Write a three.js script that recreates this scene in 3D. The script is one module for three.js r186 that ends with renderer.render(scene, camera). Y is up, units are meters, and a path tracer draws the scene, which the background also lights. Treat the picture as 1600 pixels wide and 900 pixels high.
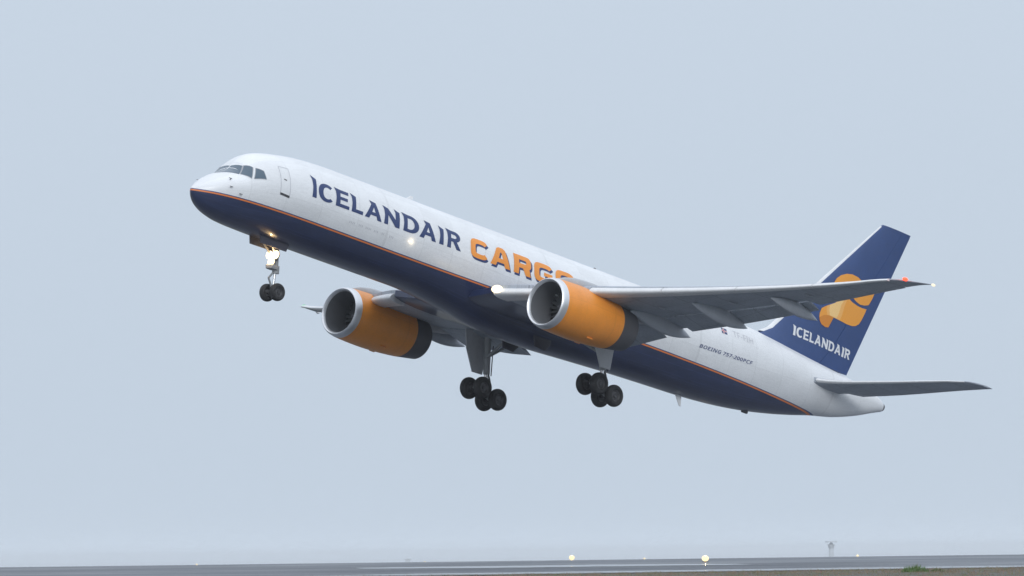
import * as THREE from 'three';
import { mergeGeometries, toCreasedNormals, mergeVertices } from 'three/addons/utils/BufferGeometryUtils.js';
import { TessellateModifier } from 'three/addons/modifiers/TessellateModifier.js';
import { RoundedBoxGeometry } from 'three/addons/geometries/RoundedBoxGeometry.js';
import { FontLoader } from 'three/addons/loaders/FontLoader.js';

// ------------------------------------------------------------------ camera, sky, sun, exposure
const W = 1600, H = 900, FOCAL = 13649.59;                    // focal length in photograph pixels
const EYE = 1.7;
const scene = new THREE.Scene();
const camera = new THREE.PerspectiveCamera(2 * Math.atan(H / 2 / FOCAL) * 180 / Math.PI, W / H, 1, 40000);
camera.position.set(0, EYE, 0);
camera.rotation.order = 'XYZ';
camera.rotation.set(Math.atan(424.7 / FOCAL), 0, -Math.atan(20 / 1600));
camera.updateMatrixWorld(true);
scene.add(camera);

const renderer = new THREE.WebGLRenderer({ antialias: true });
renderer.setSize(1024, 576);
renderer.toneMapping = THREE.LinearToneMapping;
renderer.toneMappingExposure = 1.0;
renderer.shadowMap.enabled = true;

let seed = 7;
const rnd = () => { seed = (seed * 1664525 + 1013904223) >>> 0; return seed / 4294967296; };
const lerp = (a, b, t) => a + (b - a) * t;
const clamp = (v, a, b) => Math.min(b, Math.max(a, v));

{ // an even overcast: pale blue grey at the horizon, brighter overhead
  // the haze bank thickens and pales towards the horizon, all the way round
  const w = 16, h = 2048, d = new Float32Array(w * h * 4);
  for (let j = 0; j < h; j++) for (let i = 0; i < w; i++) {
    const el = ((j + .5) / h - .5) * Math.PI, s = Math.max(0, Math.sin(el));
    const T = Math.exp(-6e-5 * Math.min(18 / Math.max(Math.tan(Math.abs(el)), 1e-5), 12000)), k = (1 + 1.05 * s) * (1 - (1 - T) * .66) / T;
    const p = (j * w + i) * 4;
    d[p] = .535 * k * (1 + .1 * s); d[p + 1] = .622 * k; d[p + 2] = .727 * k * (1 - .06 * s); d[p + 3] = 1;
  }
  const sky = new THREE.DataTexture(d, w, h, THREE.RGBAFormat, THREE.FloatType);
  sky.mapping = THREE.EquirectangularReflectionMapping; sky.magFilter = sky.minFilter = THREE.LinearFilter;
  sky.needsUpdate = true;
  scene.background = sky; scene.environment = sky;
}
const sun = new THREE.DirectionalLight(0xffffff, 1.15);
sun.position.set(70, 190, -60); sun.target.position.set(0, 8, -400);
sun.castShadow = true; sun.shadow.radius = 40; sun.shadow.mapSize.set(2048, 2048);
Object.assign(sun.shadow.camera, { left: -60, right: 60, top: 60, bottom: -60, near: 50, far: 1200 });
scene.add(sun, sun.target);
scene.fog = new THREE.FogExp2(new THREE.Color().setRGB(.94, .97, 1), 6e-5);

// ------------------------------------------------------------------ helpers
const lin = (r, g, b) => new THREE.Color().setRGB(r, g, b);
function valueNoise(n, cells, s0) {                            // tileable value noise, 0..1
  let s = s0; const r = () => { s = (s * 1664525 + 1013904223) >>> 0; return s / 4294967296; };
  const g = Array.from({ length: cells * cells }, r), o = new Float32Array(n * n);
  for (let y = 0; y < n; y++) for (let x = 0; x < n; x++) {
    const fx = x / n * cells, fy = y / n * cells, ix = fx | 0, iy = fy | 0;
    let u = fx - ix, v = fy - iy; u = u * u * (3 - 2 * u); v = v * v * (3 - 2 * v);
    const a = g[iy % cells * cells + ix % cells], b = g[iy % cells * cells + (ix + 1) % cells], c = g[(iy + 1) % cells * cells + ix % cells], e = g[(iy + 1) % cells * cells + (ix + 1) % cells];
    o[y * n + x] = lerp(lerp(a, b, u), lerp(c, e, u), v);
  }
  return o;
}
function noiseTex(n, layers, lo, hi, colour, srgb = true) {    // layers: [cells, weight]
  const acc = new Float32Array(n * n); let tw = 0;
  layers.forEach(([c, w], k) => { const a = valueNoise(n, c, 91 + k * 37 + c); tw += w; for (let i = 0; i < acc.length; i++) acc[i] += a[i] * w; });
  const d = new Uint8Array(n * n * 4);
  for (let i = 0; i < acc.length; i++) {
    const v = lerp(lo, hi, acc[i] / tw);
    for (let k = 0; k < 3; k++) d[i * 4 + k] = clamp(Math.round(255 * v * (colour ? colour[k] : 1)), 0, 255);
    d[i * 4 + 3] = 255;
  }
  const t = new THREE.DataTexture(d, n, n); t.wrapS = t.wrapT = THREE.RepeatWrapping; t.magFilter = THREE.LinearFilter; t.minFilter = THREE.LinearMipmapLinearFilter; t.generateMipmaps = true;
  if (srgb) t.colorSpace = THREE.SRGBColorSpace;
  t.needsUpdate = true; return t;
}
const rep = (t, u, v = u) => { const c = t.clone(); c.repeat.set(u, v); c.needsUpdate = true; return c; };
const grime = noiseTex(256, [[6, 1], [17, 1], [60, .8], [128, .5]], .9, 1.0);
const gloss = noiseTex(256, [[5, 1], [21, 1], [80, .6]], .55, 1.0, null, false);
// skin panels: fine seams between plates, a slightly different tone from plate to plate, thin streaks running aft
function panelTex(cols, rows, lo, seam, streak, s0) {
  const n = 1024, d = new Uint8Array(n * n * 4), a = valueNoise(n, 12, s0), b = valueNoise(n, 140, s0 + 1), c = valueNoise(n, 200, s0 + 2); let q = s0 * 77 + 5; const rr = () => { q = (q * 1664525 + 1013904223) >>> 0; return q / 4294967296; };
  const cs = Array.from({ length: cols }, (_, i) => (i + (rr() - .5) * .35) / cols * n), rs = Array.from({ length: rows }, (_, i) => (i + (rr() - .5) * .3) / rows * n), tone = Array.from({ length: cols * rows }, () => (rr() - .5) * .03);
  for (let y = 0; y < n; y++) {
    let ri = -1, rd = 9e9; rs.forEach((v, i) => { if (y >= v) ri = i; rd = Math.min(rd, Math.abs(y - v), n - Math.abs(y - v)); }); if (ri < 0) ri = rows - 1;
    for (let x = 0; x < n; x++) {
      let ci = -1, cd = 9e9; for (let i = 0; i < cols; i++) { if (x >= cs[i]) ci = i; const e = Math.abs(x - cs[i]); cd = Math.min(cd, e, n - e); } if (ci < 0) ci = cols - 1;
      let v = lo + (1 - lo) * (.5 * a[y * n + x] + .5 * b[y * n + x]) + tone[ri * cols + ci] - streak * Math.max(0, c[y * n + ((x >> 5) << 5)] - .55);
      if (cd < 2.5 || rd < 2.5) v -= seam;
      const p = (y * n + x) * 4; d[p] = d[p + 1] = d[p + 2] = clamp(Math.round(255 * v), 0, 255); d[p + 3] = 255;
    }
  }
  const t = new THREE.DataTexture(d, n, n); t.wrapS = t.wrapT = THREE.RepeatWrapping; t.magFilter = THREE.LinearFilter; t.colorSpace = THREE.SRGBColorSpace; t.needsUpdate = true; return t;
}
const skinPanels = panelTex(5, 4, .94, .032, .05, 3), wingPanels = panelTex(4, 5, .86, .14, .12, 9);
// belly paint: faint paler lap joints running lengthwise, and road film
const bellyTex = (() => {
  const n = 512, d = new Uint8Array(n * n * 4), a = valueNoise(n, 9, 5), b = valueNoise(n, 64, 8), c = valueNoise(n, 23, 3);
  for (let y = 0; y < n; y++) for (let x = 0; x < n; x++) {
    let v = .7 + .08 * a[y * n + x] + .06 * b[y * n + x] + .05 * c[((y >> 3) * 8 % n) * n + x];
    if (y % 96 < 4) v += .05 + .2 * c[((y / 96 | 0) * 61 % n) * n + x];                           // joint every 0.6 m of girth
    const p = (y * n + x) * 4; d[p] = d[p + 1] = d[p + 2] = clamp(Math.round(255 * v), 0, 255); d[p + 3] = 255;
  }
  const t = new THREE.DataTexture(d, n, n); t.wrapS = t.wrapT = THREE.RepeatWrapping; t.magFilter = THREE.LinearFilter; t.colorSpace = THREE.SRGBColorSpace; t.needsUpdate = true; t.repeat.set(.1, .42); return t;
})();
const std = (r, g, b, rough, extra = {}) => new THREE.MeshPhysicalMaterial({ color: lin(r, g, b), roughness: rough, metalness: 0, ...extra });
const M = {
  white: std(.76, .775, .79, .38, { map: rep(skinPanels, .094, .165), clearcoat: .25, clearcoatRoughness: .25 }),
  navy: std(.036, .055, .148, .32, { map: bellyTex, clearcoat: .6, clearcoatRoughness: .12 }),
  navyPlain: std(.024, .064, .205, .4, { map: rep(grime, .2), clearcoat: .2, clearcoatRoughness: .25 }),
  orange: std(.86, .3, .032, .42, { map: rep(skinPanels, .2, .15), clearcoat: .2, clearcoatRoughness: .3 }),
  stripe: std(.72, .2, .04, .45),
  logoPale: std(.86, .56, .22, .45), logoDark: std(.62, .22, .02, .45), logoMid: std(.8, .33, .04, .45),
  print: std(.02, .042, .14, .45), printWhite: std(.72, .73, .75, .45), printGrey: std(.5, .51, .54, .5), flagRed: std(.5, .03, .05, .5),
  grey: std(.4, .44, .5, .5, { map: rep(wingPanels, .16, .12) }),
  slat: std(.76, .77, .78, .38, { map: rep(grime, .4) }),
  pylon: std(.5, .51, .53, .45, { map: rep(grime, .5) }),
  canoe: std(.42, .45, .5, .45, { map: rep(grime, .5) }),
  metal: std(.72, .73, .75, .42, { metalness: .85 }),
  inlet: std(.12, .125, .135, .55), dark: std(.035, .035, .04, .6), nozzle: std(.11, .11, .12, .5, { metalness: .4 }),
  blade: std(.14, .145, .15, .45, { metalness: .5 }), spinner: std(.12, .12, .13, .35),
  gear: std(.3, .31, .32, .45, { map: rep(grime, 2) }), steel: std(.7, .7, .7, .25, { metalness: 1 }),
  tyre: std(.022, .022, .024, .8), hub: std(.07, .07, .075, .5, { metalness: .3 }),
  glass: std(.085, .125, .165, .12, { ior: 1.45 }),
  seal: std(.3, .31, .33, .5), gap: std(.05, .05, .055, .7),
};
function lamp(r, g, b, k) { return new THREE.MeshStandardMaterial({ color: 0x222222, emissive: lin(r, g, b), emissiveIntensity: k, roughness: .3 }); }

const V = (x, y, z) => new THREE.Vector3(x, y, z);
function meshOf(name, geo, mat, parent) {
  const m = new THREE.Mesh(geo, mat); m.name = name; m.castShadow = m.receiveShadow = true; parent.add(m); return m;
}
function groupOf(name, parent) { const g = new THREE.Group(); g.name = name; parent.add(g); return g; }
function tag(o, label, category, group) { o.userData = { label, category }; if (group) o.userData.group = group; return o; }
function structure(o) { o.userData.kind = 'structure'; return o; }
function pchip(pts) {
  const xs = pts.map(p => p[0]), ys = pts.map(p => p[1]), n = xs.length, h = [], dl = [], m = new Array(n).fill(0);
  for (let i = 0; i < n - 1; i++) { h.push(xs[i + 1] - xs[i]); dl.push((ys[i + 1] - ys[i]) / h[i]); }
  for (let i = 1; i < n - 1; i++) if (dl[i - 1] * dl[i] > 0) { const a = 2 * h[i] + h[i - 1], b = h[i] + 2 * h[i - 1]; m[i] = (a + b) / (a / dl[i - 1] + b / dl[i]); }
  m[0] = dl[0]; m[n - 1] = dl[n - 2];
  return x => {
    x = clamp(x, xs[0], xs[n - 1]); let i = 0; while (i < n - 2 && x > xs[i + 1]) i++;
    const u = (x - xs[i]) / h[i];
    return (1 + 2 * u) * (1 - u) ** 2 * ys[i] + u * (1 - u) ** 2 * h[i] * m[i] + u * u * (3 - 2 * u) * ys[i + 1] + u * u * (u - 1) * h[i] * m[i + 1];
  };
}
function geoFrom(pos, idx, uv, nor) {
  const g = new THREE.BufferGeometry();
  g.setAttribute('position', new THREE.Float32BufferAttribute(pos, 3));
  g.setAttribute('uv', new THREE.Float32BufferAttribute(uv, 2));
  if (idx) g.setIndex(idx);
  if (nor) {
    const A = V(0, 0, 0), B = V(0, 0, 0), C = V(0, 0, 0);
    for (let k = 0; k < idx.length; k += 3) {
      A.fromArray(pos, idx[k] * 3); B.fromArray(pos, idx[k + 1] * 3).sub(A); C.fromArray(pos, idx[k + 2] * 3).sub(A); B.cross(C);
      const d = B.x * nor[idx[k] * 3] + B.y * nor[idx[k] * 3 + 1] + B.z * nor[idx[k] * 3 + 2]; if (d < 0) { const q = idx[k + 1]; idx[k + 1] = idx[k + 2]; idx[k + 2] = q; }
    }
    g.setIndex(idx); g.setAttribute('normal', new THREE.Float32BufferAttribute(nor, 3));
  } else g.computeVertexNormals();
  return g;
}
// closed rings joined end to end, capped at both ends; uv in metres from the two axes given
function loft(rings, crease = .7, ua = 0, va = 2) {
  const n = rings[0].length, pos = [], uv = [], idx = [];
  for (const r of rings) for (const p of r) { pos.push(...p); uv.push(p[ua], p[va]); }
  for (let i = 0; i < rings.length - 1; i++) for (let j = 0; j < n; j++) {
    const a = i * n + j, b = i * n + (j + 1) % n, c = a + n, d = b + n; idx.push(a, b, d, a, d, c);
  }
  for (const [base, flip] of [[0, 1], [(rings.length - 1) * n, 0]]) {
    const c = [0, 0, 0]; for (let j = 0; j < n; j++) for (let k = 0; k < 3; k++) c[k] += pos[(base + j) * 3 + k] / n;
    const ci = pos.length / 3; pos.push(...c); uv.push(c[ua], c[va]);
    for (let j = 0; j < n; j++) { const a = base + j, b = base + (j + 1) % n; flip ? idx.push(ci, b, a) : idx.push(ci, a, b); }
  }
  return toCreasedNormals(geoFrom(pos, idx, uv), crease);
}
// surface of revolution about the x axis: profile [[x, r], ...]
function revolve(profile, seg = 64, crease = .6) {
  const pos = [], uv = [], idx = [], n = profile.length;
  for (let j = 0; j <= seg; j++) { const a = j / seg * Math.PI * 2; for (const [x, r] of profile) { pos.push(x, r * Math.cos(a), r * Math.sin(a)); uv.push(x, a * 1.1); } }
  for (let j = 0; j < seg; j++) for (let i = 0; i < n - 1; i++) { const a = j * n + i, b = a + 1, c = a + n, d = c + 1; idx.push(a, c, d, a, d, b); }
  return toCreasedNormals(geoFrom(pos, idx, uv), crease);
}
function rod(a, b, r0, r1 = r0, seg = 14) {
  const d = new THREE.Vector3().subVectors(b, a), g = new THREE.CylinderGeometry(r1, r0, d.length(), seg);
  g.applyQuaternion(new THREE.Quaternion().setFromUnitVectors(V(0, 1, 0), d.clone().normalize()));
  g.translate((a.x + b.x) / 2, (a.y + b.y) / 2, (a.z + b.z) / 2); return g;
}
function box(x, y, z, w, h, d, r = .02) { const g = new RoundedBoxGeometry(w, h, d, 2, Math.min(r, w / 2.1, h / 2.1, d / 2.1)); g.translate(x, y, z); return g; }
function plate(pts, thickness, z) {                            // polygon in x, y given a thickness along z
  const s = new THREE.Shape(pts.map(p => new THREE.Vector2(...p)));
  const g = new THREE.ExtrudeGeometry(s, { depth: thickness, bevelEnabled: true, bevelSize: .012, bevelThickness: .012, bevelSegments: 1 });
  g.translate(0, 0, z - thickness / 2); return g;
}
const join = list => mergeGeometries(list.map(g => { const k = g.index ? g.toNonIndexed() : g; for (const a of Object.keys(k.attributes)) if (!['position', 'normal', 'uv'].includes(a)) k.deleteAttribute(a); return k; }));

// ------------------------------------------------------------------ the ground, the runway and its markings
// runway axes: u runs along it, v across it, v > 0 towards the camera
const RC = V(.76, 0, -400), RU = V(.6964, 0, -.7177).normalize(), RV = V(.7177, 0, .6964).normalize();
const FAR_Y = EYE - .055, NEAR_Y = EYE - .605;
const groundFar = pchip([[-12000, -1.4], [-3000, -1.4], [-400, -1.2], [-90, FAR_Y - .9], [-45, FAR_Y - .2], [-34, FAR_Y - .03], [-31, FAR_Y - .02], [-30, FAR_Y - .012],
  [30, NEAR_Y - .012], [31, NEAR_Y - .02], [60, NEAR_Y - .15], [150, NEAR_Y - .55], [278, 0], [400, -.3], [3000, -.6], [12000, -.8]]);
const groundY = v => Math.abs(v) <= 30 ? lerp(FAR_Y, NEAR_Y, (v + 30) / 60) - .03 : groundFar(v);
const runY = v => lerp(FAR_Y, NEAR_Y, (v + 30) / 60);
const place = (u, v, y) => V(RC.x + RU.x * u + RV.x * v, y, RC.z + RU.z * u + RV.z * v);
function strip(us, vs, yf, dy) {
  const pos = [], uv = [], idx = [];
  for (const u of us) for (const v of vs) { const p = place(u, v, yf(v) + dy); pos.push(p.x, p.y, p.z); uv.push(u, v); }
  const n = vs.length;
  for (let i = 0; i < us.length - 1; i++) for (let j = 0; j < n - 1; j++) { const a = i * n + j, b = a + 1, c = a + n, d = c + 1; idx.push(a, b, d, a, d, c); }
  const g = geoFrom(pos, idx, uv);
  if (g.attributes.normal.getY(0) < 0) { g.setIndex(idx.map((_, k) => idx[k % 3 === 1 ? k + 1 : k % 3 === 2 ? k - 1 : k])); g.computeVertexNormals(); }
  return g;
}
const vs = []; for (const [a, b, n] of [[-12000, -3000, 4], [-3000, -400, 6], [-400, -90, 8], [-90, -31, 12], [-31, -30, 2], [-30, 30, 2], [30, 31, 2], [31, 150, 24], [150, 400, 14], [400, 3000, 6], [3000, 12000, 4]]) for (let i = 0; i < n; i++) vs.push(lerp(a, b, i / n)); vs.push(12000);
const us = [-12000, -6000, -3000, -1500, -700, -300, -150, -75, 0, 75, 150, 300, 700, 1500, 3000, 6000, 12000];
const soilTex = noiseTex(512, [[7, 1], [29, 1], [111, 1], [256, 1]], .6, 1, [.57, .57, .53]);
const asphaltTex = noiseTex(512, [[5, 1], [31, .8], [128, .8], [256, 1]], .3, .44, [.93, .98, 1.06]);
const wetTex = noiseTex(512, [[4, 1.2], [13, 1], [64, .4]], .3, .75, null, false);
const roughBump = noiseTex(512, [[128, 1], [256, 1]], 0, 1, null, false);
const ground = meshOf('ground', strip(us, vs, groundY, 0), new THREE.MeshStandardMaterial({ color: lin(.5, .5, .5), map: rep(soilTex, .09), roughness: .95 }), scene); structure(ground);
const runway = meshOf('runway', strip([-1500, -700, -300, -150, -75, 0, 75, 150, 300, 700, 1500], [-30, -22, -10, 0, 10, 22, 30], runY, .006),
  new THREE.MeshStandardMaterial({ map: rep(asphaltTex, .045), roughnessMap: rep(wetTex, .012, .05), roughness: 1, bumpMap: rep(roughBump, .4), bumpScale: .006 }), scene); structure(runway);
const paint = new THREE.MeshStandardMaterial({ color: lin(.72, .72, .7), map: rep(grime, .4), roughness: .12 });
// the world point under a photograph pixel, on the runway's own surface or at a given distance v across it
const camW = camera.matrixWorld;
function ray(px, py) { return V((px - W / 2) / FOCAL, -(py - H / 2) / FOCAL, -1).transformDirection(camW); }
function uAt(px, py, v) { // along-runway coordinate seen at this pixel for the line v
  const d = ray(px, py), o = camera.position.clone().sub(RC); const s = (v - o.dot(RV)) / d.dot(RV); return o.clone().addScaledVector(d, s).dot(RU);
}
{
  const u0 = uAt(587, 886, 0), u1 = uAt(1137, 879, 0), L = u1 - u0;
  for (let k = -4; k <= 4; k++) meshOf('centreline_dash', strip([u0 + k * (L + 34), u1 + k * (L + 34)], [-.45, .45], runY, .012), paint, runway);
  meshOf('edge_line', strip([-1500, -300, 0, 300, 1500], [28.2, 29.1], runY, .012), paint, runway);
  meshOf('edge_line', strip([-1500, -300, 0, 300, 1500], [-29.1, -28.2], runY, .012), paint, runway);
}

// rain water lying along the crown of the runway and along its near shoulder
function puddle(u0, u1, v0, v1, s0) {
  const n = 60, up = [], lo = []; let q = s0; const rr = () => { q = (q * 1664525 + 1013904223) >>> 0; return q / 4294967296; };
  for (let i = 0; i <= n; i++) { const t = i / n, k = Math.min(1, Math.sin(Math.PI * t) * 2.2) ** .8, u = lerp(u0, u1, t), c = (v0 + v1) / 2, w = (v1 - v0) / 2 * k; up.push([u, c - w * (.85 + .3 * rr())]); lo.push([u, c + w * (.85 + .3 * rr())]); }
  const pos = [], uv = [], idx = [];
  for (let i = 0; i <= n; i++) for (const [u, v] of [up[i], lo[i]]) { const p = place(u, v, runY(v) + .016); pos.push(p.x, p.y, p.z); uv.push(u, v); }
  for (let i = 0; i < n; i++) { const a = i * 2; idx.push(a, a + 1, a + 3, a, a + 3, a + 2); }
  return geoFrom(pos, idx, uv, pos.map((_, k) => k % 3 === 1 ? 1 : 0));
}
{
  const water = std(.04, .045, .05, .12, { ior: 1.33 });
  meshOf('puddle', puddle(uAt(575, 886, 0), uAt(1150, 879, 0), -4.4, 4.2, 11), water, runway);
  meshOf('puddle', puddle(uAt(480, 899, 26), uAt(1750, 884, 26), 23.2, 28, 23), water, runway);
}

// ------------------------------------------------------------------ the aircraft: x runs aft from the nose, y up, z to port
const jet = new THREE.Group(); jet.name = 'cargo_jet'; scene.add(jet);
tag(jet, 'white, navy and orange twin engine cargo jet climbing with its wheels down', 'airplane');
{
  const R = [[.67257, .14714, .72526], [-.24807, .96816, .03362], [-.69722, -.20253, .68765]], t = [.776104, -.341473, -400], c0 = [22, 0, 0];
  const m = new THREE.Matrix4().set(...R.flatMap((r, i) => [...r, t[i] - r[0] * c0[0]]), 0, 0, 0, 1);
  m.premultiply(camW); m.decompose(jet.position, jet.quaternion, jet.scale); jet.scale.set(1, 1, 1);
}
const N0 = -.8;
const fT = pchip([[0, N0], [.03, N0 + .1], [.1, N0 + .19], [.3, -.44], [.7, -.1], [1.2, .24], [1.7, .5], [2.0, .69], [2.4, 1.2], [2.9, 1.57], [3.5, 1.79], [4.3, 1.95], [5.4, 2.11], [6.5, 2.19], [7.5, 2.22], [36, 2.22], [38, 2.1], [40, 1.93], [42, 1.77], [44, 1.62], [46, 1.36], [46.7, 1.16], [46.85, 1.06]]);
const fB = pchip([[0, N0], [.03, N0 - .1], [.1, N0 - .18], [.3, -1.17], [.7, -1.43], [1.3, -1.63], [2.2, -1.76], [3.2, -1.79], [4.5, -1.8], [5.5, -1.8], [13.5, -1.77], [17, -2.05], [19, -2.33], [22, -2.41], [25, -2.29], [28, -2.16], [31, -2.07], [33, -2.02], [35, -1.91], [37, -1.71], [39, -1.4], [40.6, -1.08], [42.1, -.74], [43.3, -.52], [45.1, -.02], [46.4, .45], [46.85, .6]]);
const fW = pchip([[0, 0], [.03, .07], [.1, .15], [.3, .37], [.7, .72], [1.3, 1.07], [2.2, 1.4], [3.2, 1.63], [4.5, 1.8], [5.8, 1.87], [6.5, 1.88], [29, 1.88], [31, 1.86], [33, 1.79], [35, 1.66], [37, 1.48], [39, 1.26], [41, 1.02], [43, .76], [45, .49], [46.5, .29], [46.85, .2]]);
const fC = pchip([[0, N0], [.3, -.72], [1, -.5], [2.2, -.2], [3.5, .05], [5, .18], [6.5, .21], [30, .21], [34, .25], [38, .42], [40, .52], [42, .62], [44, .74], [46, .84], [46.85, .84]]);
const skin = (x, phi, off = 0) => {                            // phi: 0 at the crown, pi at the keel, positive to port
  const c = fC(x), k = Math.cos(phi), p = [x, c + (k > 0 ? fT(x) - c : c - fB(x)) * k, fW(x) * Math.sin(phi)];
  if (off) { const n = skinN(x, phi); for (let i = 0; i < 3; i++) p[i] += n[i] * off; }
  return p;
};
function skinN(x, phi) {
  const e = .004, x0 = Math.max(.002, x - e), x1 = Math.min(46.85, x + e), a = skin(x0, phi), b = skin(x1, phi), c = skin(Math.max(x, .002), phi - e), d = skin(Math.max(x, .002), phi + e);
  const u = V(b[0] - a[0], b[1] - a[1], b[2] - a[2]), w = V(d[0] - c[0], d[1] - c[1], d[2] - c[2]);
  const n = u.cross(w).normalize(), q = V(0, Math.cos(phi), Math.sin(phi)); if (n.dot(q) < 0) n.negate(); return [n.x, n.y, n.z];
}
const phiAt = (x, y) => { const c = fC(x); return y >= c ? Math.acos(clamp((y - c) / Math.max(1e-6, fT(x) - c), 0, 1)) : Math.acos(-clamp((c - y) / Math.max(1e-6, c - fB(x)), 0, 1)); };
const xsF = []; for (let i = 0; i <= 40; i++) xsF.push(3 * (i / 40) ** 2.2); for (let x = 3.15; x < 8; x += .2) xsF.push(x); for (let x = 8; x < 30; x += .5) xsF.push(x); for (let x = 30; x < 46.85; x += .25) xsF.push(x); xsF.push(46.85);
function band(ya, yb, nj) {                                    // skin between two waterlines, both sides
  const pos = [], uv = [], nor = [], idx = []; const n = nj + 1;
  for (const side of ya === null ? [0] : [1, -1]) {
    const base = pos.length / 3;
    for (const x of xsF) {
      const pa = ya === null ? -phiAt(x, yb) : phiAt(x, ya), pb = yb === null ? Math.PI : phiAt(x, yb);
      for (let j = 0; j <= nj; j++) { const ph = lerp(pa, pb, j / nj) * (side || 1); pos.push(...skin(x, ph)); nor.push(...skinN(x, ph)); uv.push(x, ph * 1.9); }
    }
    for (let i = 0; i < xsF.length - 1; i++) for (let j = 0; j < nj; j++) { const a = base + i * n + j, b = a + 1, c = a + n, d = c + 1; side >= 0 ? idx.push(a, c, d, a, d, b) : idx.push(a, d, c, a, b, d); }
  }
  return geoFrom(pos, idx, uv, nor);
}
const YA = -.73, YB = -.77, YC = -.835;
const fuselage = groupOf('fuselage', jet);
meshOf('upper_skin', band(null, YA, 72), M.white, fuselage);
meshOf('stripe_outline', band(YA, YB, 2), M.navyPlain, fuselage);
meshOf('cheat_stripe', band(YB, YC, 2), M.stripe, fuselage);
meshOf('belly_skin', band(YC, null, 30), M.navy, fuselage);
{ // tail cone outlet
  const c = fC(46.85); const g = revolve([[46.7, .2], [46.86, .205], [46.95, .185], [46.93, .13], [46.6, .12]], 32); g.translate(0, c, 0); meshOf('tail_exhaust', g, M.nozzle, fuselage);
}
// a patch that lies on the skin: corner points as [x, y] in order, standing off by a few millimetres
function skinQuad(c, off, n = 10, side = 1) {
  const P = c.map(([x, y, z]) => [x, (z !== undefined && z < 0 ? -1 : 1) * phiAt(x, y)]), pos = [], uv = [], nor = [], idx = [];
  for (let i = 0; i <= n; i++) for (let j = 0; j <= n; j++) {
    const u = i / n, v = j / n, x = lerp(lerp(P[0][0], P[3][0], u), lerp(P[1][0], P[2][0], u), v), ph = lerp(lerp(P[0][1], P[3][1], u), lerp(P[1][1], P[2][1], u), v) * side;
    pos.push(...skin(x, ph, off)); nor.push(...skinN(x, ph)); uv.push(u, v);
  }
  for (let i = 0; i < n; i++) for (let j = 0; j < n; j++) { const a = i * (n + 1) + j; idx.push(a, a + n + 1, a + n + 2, a, a + n + 2, a + 1); }
  return geoFrom(pos, idx, uv, nor);
}
const skinShape = (shapes, off, maxEdge = .16, side = 1) => {  // flat print laid on the skin: shape x = station, y = waterline
  let g = new THREE.ShapeGeometry(shapes, 10); g = new TessellateModifier(maxEdge, 7).modify(g.toNonIndexed());
  const p = g.attributes.position, nor = [];
  for (let i = 0; i < p.count; i++) { const x = p.getX(i), y = p.getY(i), ph = phiAt(x, y) * side; p.setXYZ(i, ...skin(x, ph, off)); nor.push(...skinN(x, ph)); }
  g.setAttribute('normal', new THREE.Float32BufferAttribute(nor, 3)); return g;
};
// flight deck glazing, both sides
const panes = [
  [[1.93, .93, 1], [2.21, .86, 1], [1.86, .36, 1], [1.31, .34, 1]],
  [[2.24, .84, 1], [2.48, .81, 1], [2.28, .24, 1], [1.92, .37, 1]],
  [[2.57, .8, 1], [2.9, .74, 1], [2.99, .38, 1], [2.39, .25, 1]],
];
for (const s of [1, -1]) {
  const win = groupOf('cockpit_glazing', jet);
  // windscreen: between the centre post and the first side post
  const ph = [[2.14, .022], [2.23, phiAt(2.23, .84)], [1.87, phiAt(1.87, .345)], [1.34, .03]];
  const pos = [], uv = [], nor = [], idx = [], n = 14;
  for (let i = 0; i <= n; i++) for (let j = 0; j <= n; j++) {
    const u = i / n, v = j / n, x = lerp(lerp(ph[0][0], ph[3][0], u), lerp(ph[1][0], ph[2][0], u), v), a = lerp(lerp(ph[0][1], ph[3][1], u), lerp(ph[1][1], ph[2][1], u), v) * s;
    pos.push(...skin(x, a, .006)); nor.push(...skinN(x, a)); uv.push(u, v);
  }
  for (let i = 0; i < n; i++) for (let j = 0; j < n; j++) { const a = i * (n + 1) + j; idx.push(a, a + n + 1, a + n + 2, a, a + n + 2, a + 1); }
  meshOf('windscreen', geoFrom(pos, idx, uv, nor), M.glass, win);
  for (const k of [1, 2]) meshOf('side_window', skinQuad(panes[k].map(p => [p[0], p[1]]), .006, 10, s), M.glass, win);
  // surround: seal strips round each pane
  const strips = [];
  const line = (a, b, w) => { const d = [b[0] - a[0], b[1] - a[1]], l = Math.hypot(...d), nx = -d[1] / l * w / 2, ny = d[0] / l * w / 2; strips.push(skinQuad([[a[0] + nx, a[1] + ny], [b[0] + nx, b[1] + ny], [b[0] - nx, b[1] - ny], [a[0] - nx, a[1] - ny]], .009, 5, s)); };
  for (const k of [1, 2]) { const c = panes[k]; for (let i = 0; i < 4; i++) line(c[i], c[(i + 1) % 4], .025); }
  meshOf('window_seal', join(strips), M.seal, win);
}
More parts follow.
